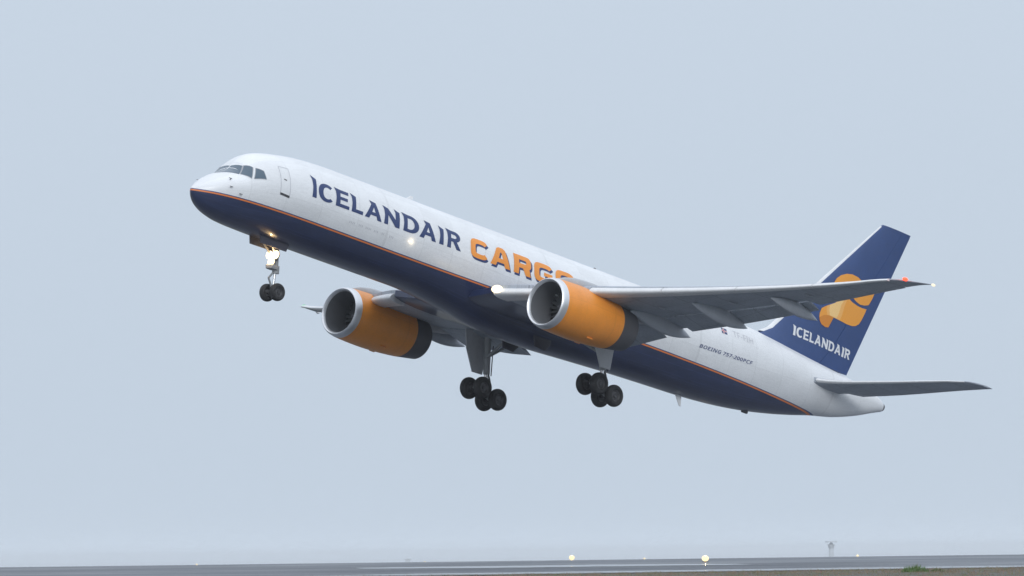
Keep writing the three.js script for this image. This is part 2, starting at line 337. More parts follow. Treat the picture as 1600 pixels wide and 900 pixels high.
// forward entry door
for (const s of [1, -1]) {
  const door = groupOf('entry_door', jet), a = [3.74, 1.19], b = [4.26, 1.2], c = [4.31, -.14], d = [3.78, -.1];
  meshOf('door_panel', skinQuad([a, b, c, d], .004, 12, s), M.white, door);
  const seg = []; const line = (p, q, w) => { const e = [q[0] - p[0], q[1] - p[1]], l = Math.hypot(...e), nx = -e[1] / l * w / 2, ny = e[0] / l * w / 2; seg.push(skinQuad([[p[0] + nx, p[1] + ny], [q[0] + nx, q[1] + ny], [q[0] - nx, q[1] - ny], [p[0] - nx, p[1] - ny]], .008, 8, s)); };
  line(a, b, .03); line(b, c, .03); line(d, a, .03);
  meshOf('door_seam', join(seg), M.seam || (M.seam = std(.45, .46, .49, .5)), door);
  meshOf('door_sill', skinQuad([[3.77, .0], [4.3, -.04], [4.31, -.14], [3.78, -.1]], .01, 8, s), M.gap, door);
  meshOf('door_handle', skinQuad([[3.93, .66], [4.08, .64], [4.08, .59], [3.93, .61]], .012, 3, s), M.gap, door);
}
// nose sensors on both cheeks
for (const s of [1, -1]) for (const [x, y] of [[1.36, -.04], [1.34, -.38], [1.81, -.58]]) {
  const p = skin(x, phiAt(x, y) * s), n = skinN(x, phiAt(x, y) * s);
  const g = join([rod(V(...p), V(p[0] + n[0] * .1, p[1] + n[1] * .1, p[2] + n[2] * .1), .02, .015), rod(V(p[0] + n[0] * .1 - .1, p[1] + n[1] * .1, p[2] + n[2] * .1), V(p[0] + n[0] * .1 + .08, p[1] + n[1] * .1, p[2] + n[2] * .1), .012, .018)]);
  meshOf('air_data_probe', g, M.nozzle, jet);
}

// ---- lettering
const poly = (pts, holes = []) => { const s = new THREE.Shape(pts.map(p => new THREE.Vector2(...p))); for (const h of holes) s.holes.push(new THREE.Path(h.map(p => new THREE.Vector2(...p)))); return s; };
const sup = (cx, cy, rx, ry, a0, a1, e, n = 28) => Array.from({ length: n + 1 }, (_, i) => { const a = (a0 + (a1 - a0) * i / n) * Math.PI / 180, c = Math.cos(a), s = Math.sin(a); return [cx + rx * Math.sign(c) * Math.abs(c) ** (2 / e), cy + ry * Math.sign(s) * Math.abs(s) ** (2 / e)]; });
const stemL = [[.05, 0], [.08, .5], [.05, .84]];               // flared left stem with its spur
const glyph = {
  I: () => [poly([[0, 1.03], [1, .9], [.96, .45], [1, 0], [.2, 0], [.32, .5], [.25, .83]])],
  C: () => [poly([...sup(.56, .5, .56, .52, 48, 318, 2.2), ...sup(.62, .5, .3, .33, 312, 52, 2.2)])],
  E: () => [poly([[-.07, 1.04], [.36, .99], [.93, .99], [.93, .8], [.36, .8], [.36, .6], [.87, .6], [.87, .42], [.36, .42], [.36, .19], [1, .19], [1, 0], ...stemL])],
  L: () => [poly([[-.1, 1.04], [.4, .92], [.4, .2], [1, .2], [1, 0], ...stemL])],
  A: () => [poly([[0, 0], [.37, .84], [.27, 1.04], [.64, .98], [1, 0], [.75, 0], [.68, .21], [.34, .21], [.26, 0]], [[[.42, .4], [.61, .4], [.52, .7]]])],
  N: () => [poly([[-.04, 1.04], [.3, .95], [.74, .42], [.74, .85], [.66, 1.04], [1, .92], [1, 0], [.75, 0], [.29, .56], [.29, 0], ...stemL])],
  D: () => [poly([[-.06, 1.04], [.3, .99], ...sup(.45, .495, .55, .495, 90, -90, 2.1), ...stemL], [[[.3, .8], ...sup(.44, .49, .28, .31, 90, -90, 2.1), [.3, .18]]])],
  R: () => [poly([[-.06, 1.04], [.3, .99], ...sup(.55, .7, .38, .29, 90, -70, 2.1, 16), [1, 0], [.7, 0], [.44, .38], [.31, .38], [.31, 0], ...stemL], [[[.31, .8], ...sup(.5, .69, .17, .11, 90, -90, 2.1, 10), [.31, .58]]])],
  wC: () => [poly([...sup(.5, .5, .5, .5, 32, 328, 3.6), ...sup(.55, .5, .28, .26, 322, 38, 3.6)])],
  wA: () => [poly([[0, 0], [.3, .92], [.42, 1], [.64, 1], [.74, .92], [1, 0], [.74, 0], [.68, .2], [.33, .2], [.27, 0]], [[[.4, .42], [.62, .42], [.54, .74], [.48, .74]]])],
  wR: () => [poly([[0, 0], [0, 1], [.7, 1], ...sup(.7, .67, .3, .33, 80, -60, 3, 14), [1, 0], [.7, 0], [.52, .34], [.3, .34], [.3, 0]], [[[.3, .76], [.62, .76], ...sup(.62, .67, .1, .09, 80, -80, 2.5, 6), [.62, .58], [.3, .58]]])],
  wG: () => [poly([...sup(.5, .5, .5, .5, 32, 300, 3.6), [.97, .1], [.97, .54], [.52, .54], [.52, .36], [.72, .36], [.72, .26], ...sup(.55, .5, .28, .26, 300, 38, 3.6)])],
  wO: () => [poly(sup(.5, .5, .5, .5, 0, 352, 3.6, 44), [sup(.5, .5, .24, .27, 0, 352, 3.6, 36)])],
};
function setShape(shapes, x0, x1, y0, y1, slant = 0, rise = 0) {          // unit glyph into a box
  const f = p => { const y = y0 + (y1 - y0) * p.y; const x = x0 + (x1 - x0) * p.x; return new THREE.Vector2(x + slant * (y - y0), y + rise * (x - x0)); };
  return shapes.map(s => { const e = s.extractPoints(10), o = new THREE.Shape(e.shape.map(f)); e.holes.forEach(h => o.holes.push(new THREE.Path(h.map(f)))); return o; });
}
const word = [['I', 5.54, 5.87, 1.24], ['C', 5.98, 6.9, 1.06], ['E', 7.05, 7.97, 1.06], ['L', 8.09, 8.86, 1.06], ['A', 8.99, 10.08, 1.06], ['N', 10.19, 11.25, 1.06], ['D', 11.45, 12.52, 1.06], ['A', 12.57, 13.66, 1.07], ['I', 13.8, 14.16, 1.08], ['R', 14.35, 15.32, 1.09]];
const title = groupOf('airline_title', jet);
for (const [c, x0, x1, y1] of word) meshOf('letter', skinShape(setShape(glyph[c](), x0, x1, .27, y1), .01), M.print, title);
const cargo = [['wC', 15.95, 17.12], ['wA', 17.3, 18.62], ['wR', 18.86, 20.02], ['wG', 20.22, 21.5], ['wO', 21.68, 22.98]];
const title2 = groupOf('cargo_title', jet);
for (const [c, x0, x1] of cargo) {
  meshOf('letter_shadow', skinShape(setShape(glyph[c](), x0 + .08, x1 + .09, .15, 1.05), .008), M.print, title2);
  meshOf('letter', skinShape(setShape(glyph[c](), x0, x1, .25, 1.14), .014), M.orange, title2);
}
const font = await new FontLoader().loadAsync('fonts/droid/droid_sans_bold.typeface.json');
const fontThin = await new FontLoader().loadAsync('fonts/droid/droid_sans_regular.typeface.json');
function textShapes(f, s, x0, x1, y0, h, slant = 0, rise = 0) {
  const sh = f.generateShapes(s, 1), b = new THREE.Box2(); sh.forEach(k => k.getPoints(4).forEach(p => b.expandByPoint(p)));
  const norm = sh.map(k => { const e = k.extractPoints(4), g = p => new THREE.Vector2((p.x - b.min.x) / (b.max.x - b.min.x), (p.y - b.min.y) / (b.max.y - b.min.y)), o = new THREE.Shape(e.shape.map(g)); e.holes.forEach(q => o.holes.push(new THREE.Path(q.map(g)))); return o; });
  return setShape(norm, x0, x1, y0, y0 + h, slant, rise);
}
const typ = groupOf('type_lettering', jet); for (const sh of textShapes(font, 'BOEING 757-200PCF', 31.8, 35.75, -.04, .18, .4, .037)) meshOf('letter', skinShape([sh], .008, .12), M.printSoft || (M.printSoft = std(.09, .11, .21, .5)), typ);
const reg = groupOf('registration_lettering', jet); for (const sh of textShapes(fontThin, 'TF-FIH', 34.32, 35.85, 1.12, .29)) meshOf('letter', skinShape([sh], .008, .12), M.printGrey, reg);
{
  const flag = groupOf('national_flag', jet), x0 = 33.43, x1 = 33.84, y0 = 1.07, y1 = 1.34;
  const q = (a, b, c, d, off, m, nm) => meshOf(nm, skinQuad([[a, d], [b, d], [b, c], [a, c]], off, 4), m, flag);
  q(x0, x1, y0, y1, .006, M.print, 'flag_field');
  q(x0, x1, y0 + .1, y1 - .1, .009, M.printWhite, 'flag_cross'); q(x0 + .11, x0 + .2, y0, y1, .0095, M.printWhite, 'flag_cross');
  q(x0, x1, y0 + .12, y1 - .12, .012, M.flagRed, 'flag_cross_inner'); q(x0 + .135, x0 + .175, y0, y1, .0125, M.flagRed, 'flag_cross_inner');
}
{ // row of faint small markings under the title
  const marks = groupOf('small_markings', jet);
  for (const [x, n] of [[8.15, 4], [8.75, 3], [9.2, 4], [9.75, 3], [10.25, 2], [10.75, 3]]) for (let i = 0; i < n; i++) meshOf('mark', skinQuad([[x + i * .1, -.16], [x + i * .1 + .045, -.16], [x + i * .1 + .045, -.26 + (i % 2) * .03], [x + i * .1, -.26]], .006, 2), M.printGrey, marks);
}

// ---- aerofoil surfaces
const thick = s => 5 * (.2969 * Math.sqrt(s) - .126 * s - .3516 * s * s + .2843 * s ** 3 - .1036 * s ** 4);
// part of a section between chord fractions s0..s1; returns a ring of [chordwise, thicknesswise] in chord units
function foil(s0, s1, t, camber = .012, n = 16) {
  const up = [], lo = [];
  for (let i = 0; i <= n; i++) { const s = s0 + (s1 - s0) * (1 - Math.cos(Math.PI * i / n)) / 2, h = Math.max(thick(s) * t, .0009), c = camber * 4 * s * (1 - s); up.push([s, c + h]); lo.push([s, c - h * .95]); }
  return [...up, ...lo.reverse()];
}
const wingY = z => { const a = Math.abs(z) - 1.9; return -1.3 + a * .075 + 1.2 * (Math.max(a, 0) / 17.1) ** 2.2; };
const wingLE = pchip([[0, 16.75], [2.4, 16.65], [3.2, 16.5], [4.2, 16.85], [5.5, 17.56], [7.95, 19.08], [10.58, 20.7], [12.77, 22.08], [14.68, 23.33], [16.85, 24.7], [18.5, 25.72], [18.8, 26.15], [19.15, 26.95], [19.4, 27.6]]);
const wingTE = pchip([[0, 24.9], [3, 24.85], [6.5, 24.75], [8, 24.98], [10, 25.42], [14, 26.25], [18.5, 27.18], [19.1, 27.42], [19.4, 27.64], [19.5, 27.72]]);
const wingT = pchip([[0, .1], [4, .1], [7, .11], [18.7, .1], [19.3, .1]]);
function wingSec(z, s, s0, s1, mod) {                           // ring of one wing section, mirrored by s
  const le = wingLE(z), c = wingTE(z) - le, t = wingT(z), tw = lerp(.02, -.03, clamp((z - 1.9) / 17, 0, 1));
  return foil(s0, s1, t).map(([a, h]) => { let x = a * c, y = h * c - (a - .25) * c * tw; if (mod) [x, y] = mod(x, y, c); return [le + x, wingY(z) + y, z * s]; });
}
const flapMod = (s0, deg, back, drop) => (x, y, c) => { const hx = s0 * c, r = deg * Math.PI / 180, dx = x - hx; return [hx + dx * Math.cos(r) + y * Math.sin(r) + back, y * Math.cos(r) - dx * Math.sin(r) - drop]; };
const zr = (a, b, n) => Array.from({ length: n + 1 }, (_, i) => lerp(a, b, i / n));
for (const s of [1, -1]) {
  const wing = groupOf('wing', jet);
  const L = (name, z0, z1, n, s0, s1, mat, mod) => { const r = zr(z0, z1, n).map(z => wingSec(z, s, s0, s1, mod)); if (s < 0) r.reverse(); return meshOf(name, loft(r), mat, wing); };
  L('wing_root', 1.0, 3.2, 6, .015, .74, M.navy);
  L('wing_box', 3.2, 18.5, 30, .015, .74, M.grey);
  L('wing_tip', 18.5, 19.38, 10, 0, 1, M.grey);
  // slats: leading edge pieces run a little forward and down
  for (const [a, b] of [[3.25, 5.85], [7.15, 9.9], [9.94, 12.75], [12.79, 15.6], [15.64, 18.48]]) L('slat', a, b, 8, 0, .115, M.slat, (x, y, c) => { const r = .16, X = x - .115 * c; return [.115 * c + X * Math.cos(r) - y * Math.sin(r) - .1, y * Math.cos(r) + X * Math.sin(r) - (a < 5 ? .1 : .02)]; });
  L('fixed_leading_edge', 5.88, 7.12, 3, 0, .08, M.grey);
  // trailing edge: two slotted flaps let down for take-off, an aileron outboard
  L('flap', 2.1, 6.35, 10, .735, 1, M.grey, flapMod(.735, 16, .12, .05));
  L('flap', 7.7, 14.0, 14, .735, 1, M.grey, flapMod(.735, 14, .12, .04));
  L('flaperon', 6.38, 7.67, 2, .745, 1, M.grey, flapMod(.745, 8, .03, .02));
  L('aileron', 14.06, 18.3, 8, .748, 1, M.grey, flapMod(.748, 3, .01, 0));
  L('outer_trailing_edge', 18.33, 18.5, 2, .744, 1, M.grey);
  // flap track fairings
  for (const [xt, yt, z, len, r] of [[25.55, -1.32, 7.1, 4.2, .34], [25.85, -.92, 10.25, 3.9, .31], [26.75, -.42, 13.6, 3.3, .25]]) {
    const rings = [], n = 18, m = 20;
    for (let i = 0; i <= n; i++) {
      const t = i / n, rr = Math.max(.004, r * (t < .55 ? Math.sin(t / .55 * Math.PI / 2) ** .8 : Math.cos((t - .55) / .45 * Math.PI / 2) ** .9)), x = xt - len * (1 - t), y = lerp(wingY(z) - .3, yt, t ** 2.2) - (t < .75 ? 0 : 0);
      rings.push(Array.from({ length: m }, (_, k) => { const a = k / m * Math.PI * 2; return [x, y + rr * 1.25 * Math.cos(a), (z + rr * .72 * Math.sin(a)) * s]; }));
    }
    if (s > 0) rings.reverse(); meshOf('flap_track_fairing', loft(rings, 1), M.canoe, wing);
  }
  // vent louvres and panel seams under the wing: fine strakes
  for (const z of [8.6, 11.6, 14.8]) meshOf('fuel_vent', box(lerp(wingLE(z), wingTE(z), .42), wingY(z) - wingT(z) * .5 * (wingTE(z) - wingLE(z)) * .98, z * s, .5, .03, .1), M.canoe, wing);
  // wing tip lamps: coloured position lamp in the leading edge, white strobe at the trailing edge
  const red = s > 0, pl = new THREE.SphereGeometry(.1, 20, 12); pl.scale(1.5, .8, 1); pl.translate(26.3, wingY(18.8) + .07, 18.92 * s);
  meshOf('position_lamp', pl, red ? lamp(1, .05, .02, 4.5) : lamp(.1, 1, .35, .5), wing);
  const lt = new THREE.PointLight(red ? 0xff3a18 : 0x22ff66, red ? .5 : .05, 0, 2); lt.name = 'position_light'; lt.position.set(26.15, wingY(18.8) + .26, 19.08 * s); lt.castShadow = true; wing.add(lt);
  const st = new THREE.SphereGeometry(.075, 16, 10); st.scale(1.6, .8, .9); st.translate(27.68, wingY(19.38), 19.4 * s); meshOf('tail_position_lamp', st, red ? lamp(1, .86, .6, 1.3) : M.slat, wing);
  // landing lamp in the wing root
  const ll = new THREE.SphereGeometry(.24, 24, 16); ll.scale(.8, .75, 1.25); ll.translate(16.45, -1.24, 3.4 * s); if (s < 0) continue;                                          // only the near one is seen lit
  meshOf('landing_lamp', ll, lamp(1, .83, .54, 2.4), wing);
  const l2 = new THREE.PointLight(0xffdfb0, .6, 0, 2); l2.name = 'landing_light'; l2.position.set(16.1, -1.22, 3.42 * s); l2.castShadow = true; wing.add(l2);
}
// ---- engines
const EX = 16.46, EY = -1.93;
for (const s of [1, -1]) {
  const e = groupOf('engine', jet); e.position.set(0, 0, 0);
  const put = (name, g, m) => { g.translate(0, EY, 6.48 * s); return meshOf(name, g, m, e); };
  const lip = [[16.6, .975], [16.53, 1.0], [16.47, 1.04], [16.45, 1.07], [16.47, 1.1], [16.55, 1.14], [16.68, 1.168], [16.8, 1.185]];
  put('inlet_lip', revolve(lip, 72, 1), M.metal);
  put('inlet_duct', revolve([[17.95, .95], [17.6, .935], [17.3, .93], [17.1, .93], [16.85, .94], [16.7, .956], [16.6, .975]], 64, 1), M.inlet);
  const cowlP = pchip([[16.8, 1.185], [17.2, 1.21], [17.8, 1.23], [18.5, 1.235], [19.2, 1.215], [20, 1.165], [20.7, 1.1], [21.2, 1.03], [21.75, .95]]);
  put('cowling', revolve(zr(16.8, 20.62, 20).map(x => [x, cowlP(x)]), 72, 1), M.orange);
  put('exhaust_nozzle', revolve([...zr(20.62, 21.75, 8).map(x => [x, cowlP(x) - .004]), [21.75, .9], [21.2, .92], [20.6, .93]], 72, .8), M.nozzle);
  put('exhaust_plug', revolve([[20.6, .93], [20.6, .5], [21.4, .42], [22.05, .2], [22.2, .01]], 40, .8), M.dark);
  put('fan_case', revolve([[17.95, .95], [18.0, .9], [18.02, .02]], 48, .5), M.dark);
  { // fan: 22 swept blades round the spinner
    const bl = [];
    for (let k = 0; k < 22; k++) {
      const g = new THREE.BoxGeometry(.02, .64, .19, 1, 4, 1); const p = g.attributes.position;
      for (let i = 0; i < p.count; i++) { const y = p.getY(i) + .32, tw = .5 + y * .6, x = p.getX(i), z = p.getZ(i); p.setXYZ(i, x * Math.cos(tw) + z * Math.sin(tw) * .8, y + .27, z * Math.cos(tw) * (.8 + .5 * y)); }
      g.rotateX(k / 22 * Math.PI * 2); g.computeVertexNormals(); bl.push(g);
    }
    const g = join(bl); g.translate(17.82, 0, 0); put('fan', g, M.blade);
  }
  put('spinner', revolve([[17.3, .001], [17.36, .06], [17.5, .15], [17.7, .24], [17.85, .29], [17.95, .3]], 32, 1), M.spinner);
  for (const sd of [1, -1]) { // strakes and latches along the keel line
    const a = 2.6 * sd; const g = box(0, 0, 0, .35, .05, .12, .02); g.rotateX(-a); g.translate(lerp(19, 19.6, sd > 0 ? 0 : 1), Math.cos(a) * 1.24, Math.sin(a) * 1.24); put('cowl_latch', g, M.orange);
  }
  // pylon: narrow at the front on top of the cowl, deepening under the wing
  const rings = [];
  for (const [x, yb, yt, w] of [[17.0, -.85, -.71, .04], [17.5, -.85, -.53, .16], [18.0, -.85, -.43, .24], [18.6, -.9, -.39, .28], [19.3, -.95, -.38, .3], [20.0, -1.0, -.42, .3], [20.6, -1.1, -.55, .29], [21.2, -1.2, -.7, .27], [22.2, -1.45, -.85, .22], [23.4, -1.25, -.9, .12], [24.2, -1.1, -.95, .03]]) {
    const m = 16; rings.push(Array.from({ length: m }, (_, k) => { const a = k / m * Math.PI * 2, c = Math.cos(a), d = Math.sin(a); return [x, (yb + yt) / 2 + (yt - yb) / 2 * Math.sign(c) * Math.abs(c) ** .5, 6.48 * s + w * Math.sign(d) * Math.abs(d) ** .6]; }));
  }
  meshOf('pylon', loft(rings.reverse(), .9, 0, 1), M.pylon, e);
}
// ---- tail
const stabY = z => .55 + .104 * Math.abs(z);
const stLE = pchip([[.4, 39.9], [.9, 40.35], [1.25, 40.95], [1.6, 41.35], [4.35, 42.9], [7.2, 44.4], [7.45, 44.72], [7.6, 45.4]]), stTE = pchip([[.4, 44.05], [1.0, 44.2], [2.7, 44.8], [7.58, 46.08], [7.6, 46.09]]);
function stabSec(z, s, s0, s1) { const le = stLE(z), c = stTE(z) - le; return foil(s0, s1, lerp(.11, .085, z / 7.6), 0).map(([a, h]) => [le + a * c, stabY(z) + h * c, z * s]); }
for (const s of [1, -1]) {
  const st = groupOf('tailplane', jet);
  const L = (name, zs, s0, s1, m) => { const r = zs.map(z => stabSec(z, s, s0, s1)); if (s < 0) r.reverse(); meshOf(name, loft(r), m, st); };
  L('stabiliser', [.3, .6, .9, 1.1, 1.35, 1.6, 1.9, 2.5, 3.5, 4.5, 5.5, 6.5, 7.2], .05, .7, M.grey);
  L('tailplane_leading_edge', [1.15, 1.35, 1.6, 1.9, 2.5, 3.5, 4.5, 5.5, 6.5, 7.2], 0, .052, M.slat);
  L('elevator', [1.15, 1.6, 2.2, 3, 4, 5, 6, 7.2], .706, 1, M.grey);
  L('tailplane_tip', [7.21, 7.3, 7.4, 7.5, 7.58], 0, 1, M.grey);
}
const fnLE = y => 39.05 + (y - 3.47) * 1.022 + (y < 2.5 ? -(2.5 - y) * 1.2 : 0), fnTE = y => 44.1 + (y - 1.67) * .409;
const fnT = y => lerp(.105, .09, clamp((y - 2) / 7.4, 0, 1));
function finSec(y, s0, s1) { const le = fnLE(y), c = fnTE(y) - le; return foil(s0, s1, fnT(y), 0).map(([a, h]) => [le + a * c, y, h * c / .975 * (h < 0 ? 1 : .975)]); }
const fin = groupOf('tail_fin', jet);
{
  const ys = [1.2, 1.8, 2.2, 2.6, 3.2, 4, 5, 6, 7, 8, 8.8, 9.3];
  const L = (name, yl, s0, s1, m, sc = 1) => meshOf(name, loft(yl.map(y => finSec(y, s0, s1)).reverse(), .7, 0, 1), m, fin);
  L('fin_box', ys, .03, .7, M.navyPlain);
  L('fin_leading_edge', [2.3, 2.6, 3.2, 4, 5, 6, 7, 8, 8.8, 9.3], 0, .032, M.slat);
  L('rudder', [1.72, 2.6, 3.6, 4.6, 5.6, 6.6, 7.6, 8.6, 9.3], .704, 1, M.navyPlain);
  L('fin_cap', [9.305, 9.36, 9.4], .02, .995, M.navyPlain);
}
const finZ = (x, y) => { const le = fnLE(y), c = fnTE(y) - le; return thick(clamp((x - le) / c, .001, 1)) * fnT(y) * c; };
function finShape(shapes, off, side = 1) {
  let g = new THREE.ShapeGeometry(shapes, 14); g = new TessellateModifier(.22, 7).modify(g.toNonIndexed());
  const p = g.attributes.position; for (let i = 0; i < p.count; i++) p.setZ(i, (finZ(p.getX(i), p.getY(i)) + off) * side);
  g.computeVertexNormals(); return g;
}
for (const side of [1]) {
  const t = groupOf('fin_title', jet), ws = [.42, .85, .8, .68, .95, .95, .9, .95, .42, .9], tot = ws.reduce((a, b) => a + b) + 9 * .1; let x = 0;
  'ICELANDAIR'.split('').forEach((c, i) => {
    const a = x / tot, b = (x + ws[i]) / tot; x += ws[i] + .1; const X0 = lerp(39.6, 44.12, a), X1 = lerp(39.6, 44.12, b), yb = lerp(2.58, 2.46, a);
    meshOf('letter', finShape(setShape(glyph[c](), X0, X1, yb, yb + (i ? .47 : .5)), .012, side), M.printWhite, t);
  });
  // emblem: a rolled wave of three pieces
  const em = groupOf('fin_emblem', jet); const sp = pts => { const c = new THREE.CatmullRomCurve3(pts.map(p => V(p[0], p[1], 0)), true, 'centripetal').getPoints(70); return new THREE.Shape(c.map(p => new THREE.Vector2(p.x, p.y))); };
  meshOf('emblem_crest', finShape([poly([[42.14, 5.8], [42.28, 6.03], [42.55, 6.24], [42.93, 6.41], [43.33, 6.48], [43.76, 6.45], [44.04, 6.36], [44.5, 6.31], [44.85, 6.2], [45.18, 5.98], [45.08, 5.7], [44.89, 5.37], [44.59, 5.27], [44.23, 5.22], [43.91, 5.28], [43.62, 5.39], [43.14, 5.47], [42.67, 5.47], [42.31, 5.53], [42.13, 5.64]])], .012, side), M.logoMid, em);
  meshOf('emblem_wave', finShape([poly([[41.34, 3.87], [41.34, 4.08], [41.44, 4.35], [41.76, 4.54], [42.33, 4.82], [42.65, 5.05], [42.93, 5.2], [43.3, 5.29], [43.61, 5.18], [44.05, 5.11], [44.42, 5.1], [44.78, 5.13], [44.72, 4.94], [44.54, 4.54], [44.38, 4.3], [44.15, 4.15], [43.9, 4.08], [43.44, 4.06], [43.01, 4.09], [42.59, 4.11], [42.38, 4.12], [41.96, 4.13], [41.66, 4.06]])], .012, side), M.logoMid, em);
  meshOf('emblem_highlight', finShape([poly([[41.99, 4.65], [42.33, 4.82], [42.65, 5.03], [43.02, 5.2], [42.81, 4.84], [42.73, 4.43], [42.59, 4.12], [42.37, 4.14], [42.08, 4.15], [41.99, 4.39]])], .017, side), M.logoPale, em);
  meshOf('emblem_highlight', finShape([poly([[43.02, 5.2], [43.22, 5.26], [43.06, 4.85], [42.98, 4.4], [42.88, 4.1], [42.59, 4.12], [42.73, 4.43], [42.81, 4.84]])], .016, side), M.logoSoft || (M.logoSoft = std(.83, .42, .11, .45)), em);
  meshOf('emblem_highlight', finShape([poly([[41.99, 4.65], [41.99, 4.39], [42.08, 4.15], [41.9, 4.12], [41.78, 4.35], [41.8, 4.56]])], .0165, side), M.logoSoft, em);
  meshOf('emblem_curl', finShape([poly([[41.34, 3.87], [41.66, 4.06], [41.96, 4.13], [42.38, 4.12], [42.27, 3.9], [42.1, 3.56], [41.88, 3.52], [41.56, 3.58], [41.4, 3.72]])], .02, side), M.logoDark, em);
}
// ---- landing gear
function tyreGeo(r, w, x, y, z) {
  const p = [], n = 18, rim = r * .52; p.push([-w * .32, rim]); for (let i = 0; i <= n; i++) { const a = -Math.PI * .5 + Math.PI * i / n; p.push([Math.sin(a) * w / 2 * (1 - .0), r - (1 - Math.abs(Math.cos(a)) ** .55) * r * .34]); } p.push([w * .32, rim]);
  const g = revolve(p, 40, .9); g.rotateY(Math.PI / 2); g.translate(x, y, z); return g;
}
function hubGeo(r, w, x, y, z) { const g = revolve([[-w * .3, .001], [-w * .34, r * .16], [-w * .2, r * .2], [-w * .16, r * .4], [-w * .34, r * .5], [-w * .3, r * .56], [w * .3, r * .56], [w * .34, r * .5], [w * .16, r * .4], [w * .2, r * .2], [w * .34, r * .16], [w * .3, .001]], 32, .5); g.rotateY(Math.PI / 2); g.translate(x, y, z); return g; }
for (const s of [1, -1]) {
  const g = groupOf('main_gear', jet), z = 3.66 * s, P = (x, y, dz = 0) => V(x, y, z + dz * s);
  const c = P(23.72, -4.12);
  meshOf('strut', rod(P(23.3, -1.1, -.1), P(23.74, -3.2), .17, .16), M.gear, g);
  meshOf('piston', rod(P(23.72, -3.1), c, .1, .1), M.steel, g);
  meshOf('bogie_beam', join([rod(P(23.08, -3.94), P(24.37, -4.31), .1, .1), new THREE.SphereGeometry(.17, 16, 12).translate(c.x, c.y, c.z)]), M.gear, g);
  meshOf('side_brace', rod(P(23.5, -2.5), P(23.2, -1.75, -1.5), .07), M.gear, g);
  meshOf('drag_brace', rod(P(23.5, -2.5), P(24.7, -1.6, -.2), .06), M.gear, g);
  meshOf('torque_link', join([rod(P(23.85, -3.15), P(24.05, -3.5), .045), rod(P(24.05, -3.5), P(23.85, -3.95), .045)]), M.hub, g);
  meshOf('brake_hose', rod(P(23.9, -1.8), P(24.05, -3.2), .025), M.dark, g);
  for (const [x, y] of [[23.18, -3.97], [24.27, -4.28]]) {
    meshOf('axle', rod(P(x, y, -.5), P(x, y, .5), .08), M.steel, g);
    for (const dz of [-.43, .43]) { meshOf('tyre', tyreGeo(.51, .37, x, y, z + dz), M.tyre, g); meshOf('wheel_hub', hubGeo(.51, .37, x, y, z + dz), M.hub, g); }
  }
  meshOf('leg_door', plate([[22.3, -1.25], [22.55, -2.2], [23.15, -3.19], [23.8, -3.17], [23.92, -1.1]], .05, 4.03 * s), M.pylon, g);
  meshOf('bay_door', plate([[21.6, -1.8], [22.85, -1.8], [22.8, -2.22], [22.52, -2.5], [21.85, -2.46]], .05, 1.0 * s), M.bay || (M.bay = std(.05, .05, .07, .6)), g);
}
{
  const g = groupOf('nose_gear', jet), P = V;
  meshOf('strut', rod(P(5.72, -1.7, 0), P(5.9, -3.05, 0), .1, .1), M.gear, g);
  meshOf('piston', rod(P(5.85, -2.95, 0), P(5.88, -3.98, 0), .065), M.steel, g);
  meshOf('steering_collar', join([rod(P(5.86, -2.78, 0), P(5.9, -3.12, 0), .16), box(5.62, -2.9, 0, .4, .18, .42, .04), rod(P(5.5, -2.85, .22), P(5.5, -2.85, -.22), .07)]), M.gear, g);
  meshOf('torque_link', join([rod(P(5.75, -3.1, 0), P(5.52, -3.4, 0), .045), rod(P(5.52, -3.4, 0), P(5.82, -3.8, 0), .045)]), M.gear, g);
  meshOf('drag_brace', join([rod(P(5.8, -2.5, .1), P(4.9, -1.75, .28), .05), rod(P(5.8, -2.5, -.1), P(4.9, -1.75, -.28), .05)]), M.gear, g);
  meshOf('axle', rod(P(5.88, -3.98, -.36), P(5.88, -3.98, .36), .06), M.steel, g);
  for (const z of [-.32, .32]) { meshOf('tyre', tyreGeo(.4, .31, 5.88, -3.98, z), M.tyre, g); meshOf('wheel_hub', hubGeo(.4, .31, 5.88, -3.98, z), M.hub, g); }
  for (const z of [-.33, .33]) meshOf('bay_door', plate([[4.25, -1.6], [4.38, -2.1], [6.0, -2.08], [6.15, -1.6]], .04, z), M.bay || (M.bay = std(.05, .05, .07, .6)), g);
  for (const [dx, dy, z] of [[5.52, -2.34, .2], [5.52, -2.34, -.2], [5.5, -2.66, .0]]) {
    const b = revolve([[dx - .06, .001], [dx - .05, .11], [dx, .185], [dx + .04, .19]], 28, 1); b.translate(0, dy, z); meshOf('taxi_lamp', b, lamp(1, .74, .4, 4), g);
    const h = revolve([[dx + .035, .195], [dx + .12, .17], [dx + .24, .04], [dx + .25, .001]], 28, 1); h.translate(0, dy, z); meshOf('lamp_housing', h, M.gear, g);
  }
  for (const [y, z, k] of [[-2.34, .3, 1.1], [-2.6, 0, .7]]) { const l = new THREE.PointLight(0xffcf90, k, 0, 2); l.name = 'taxi_light'; l.position.set(5.34, y, z); l.castShadow = true; g.add(l); }
}
{ // wing inspection lamp in the fuselage side
  for (const s of [1, -1]) {
    const ph = phiAt(12.14, -.08) * s, p = skin(12.14, ph), n = skinN(12.14, ph), g = new THREE.SphereGeometry(.12, 20, 14); g.scale(1, 1, .5); g.translate(p[0], p[1], p[2] - .01 * s);
    meshOf('inspection_lamp', g, lamp(1, .92, .72, 1.25), jet);
    const l = new THREE.PointLight(0xffe9c4, .12, 0, 2); l.name = 'inspection_light'; l.position.set(p[0] + n[0] * .15, p[1] + n[1] * .15, p[2] + n[2] * .15); l.castShadow = true; jet.add(l);
  }
}
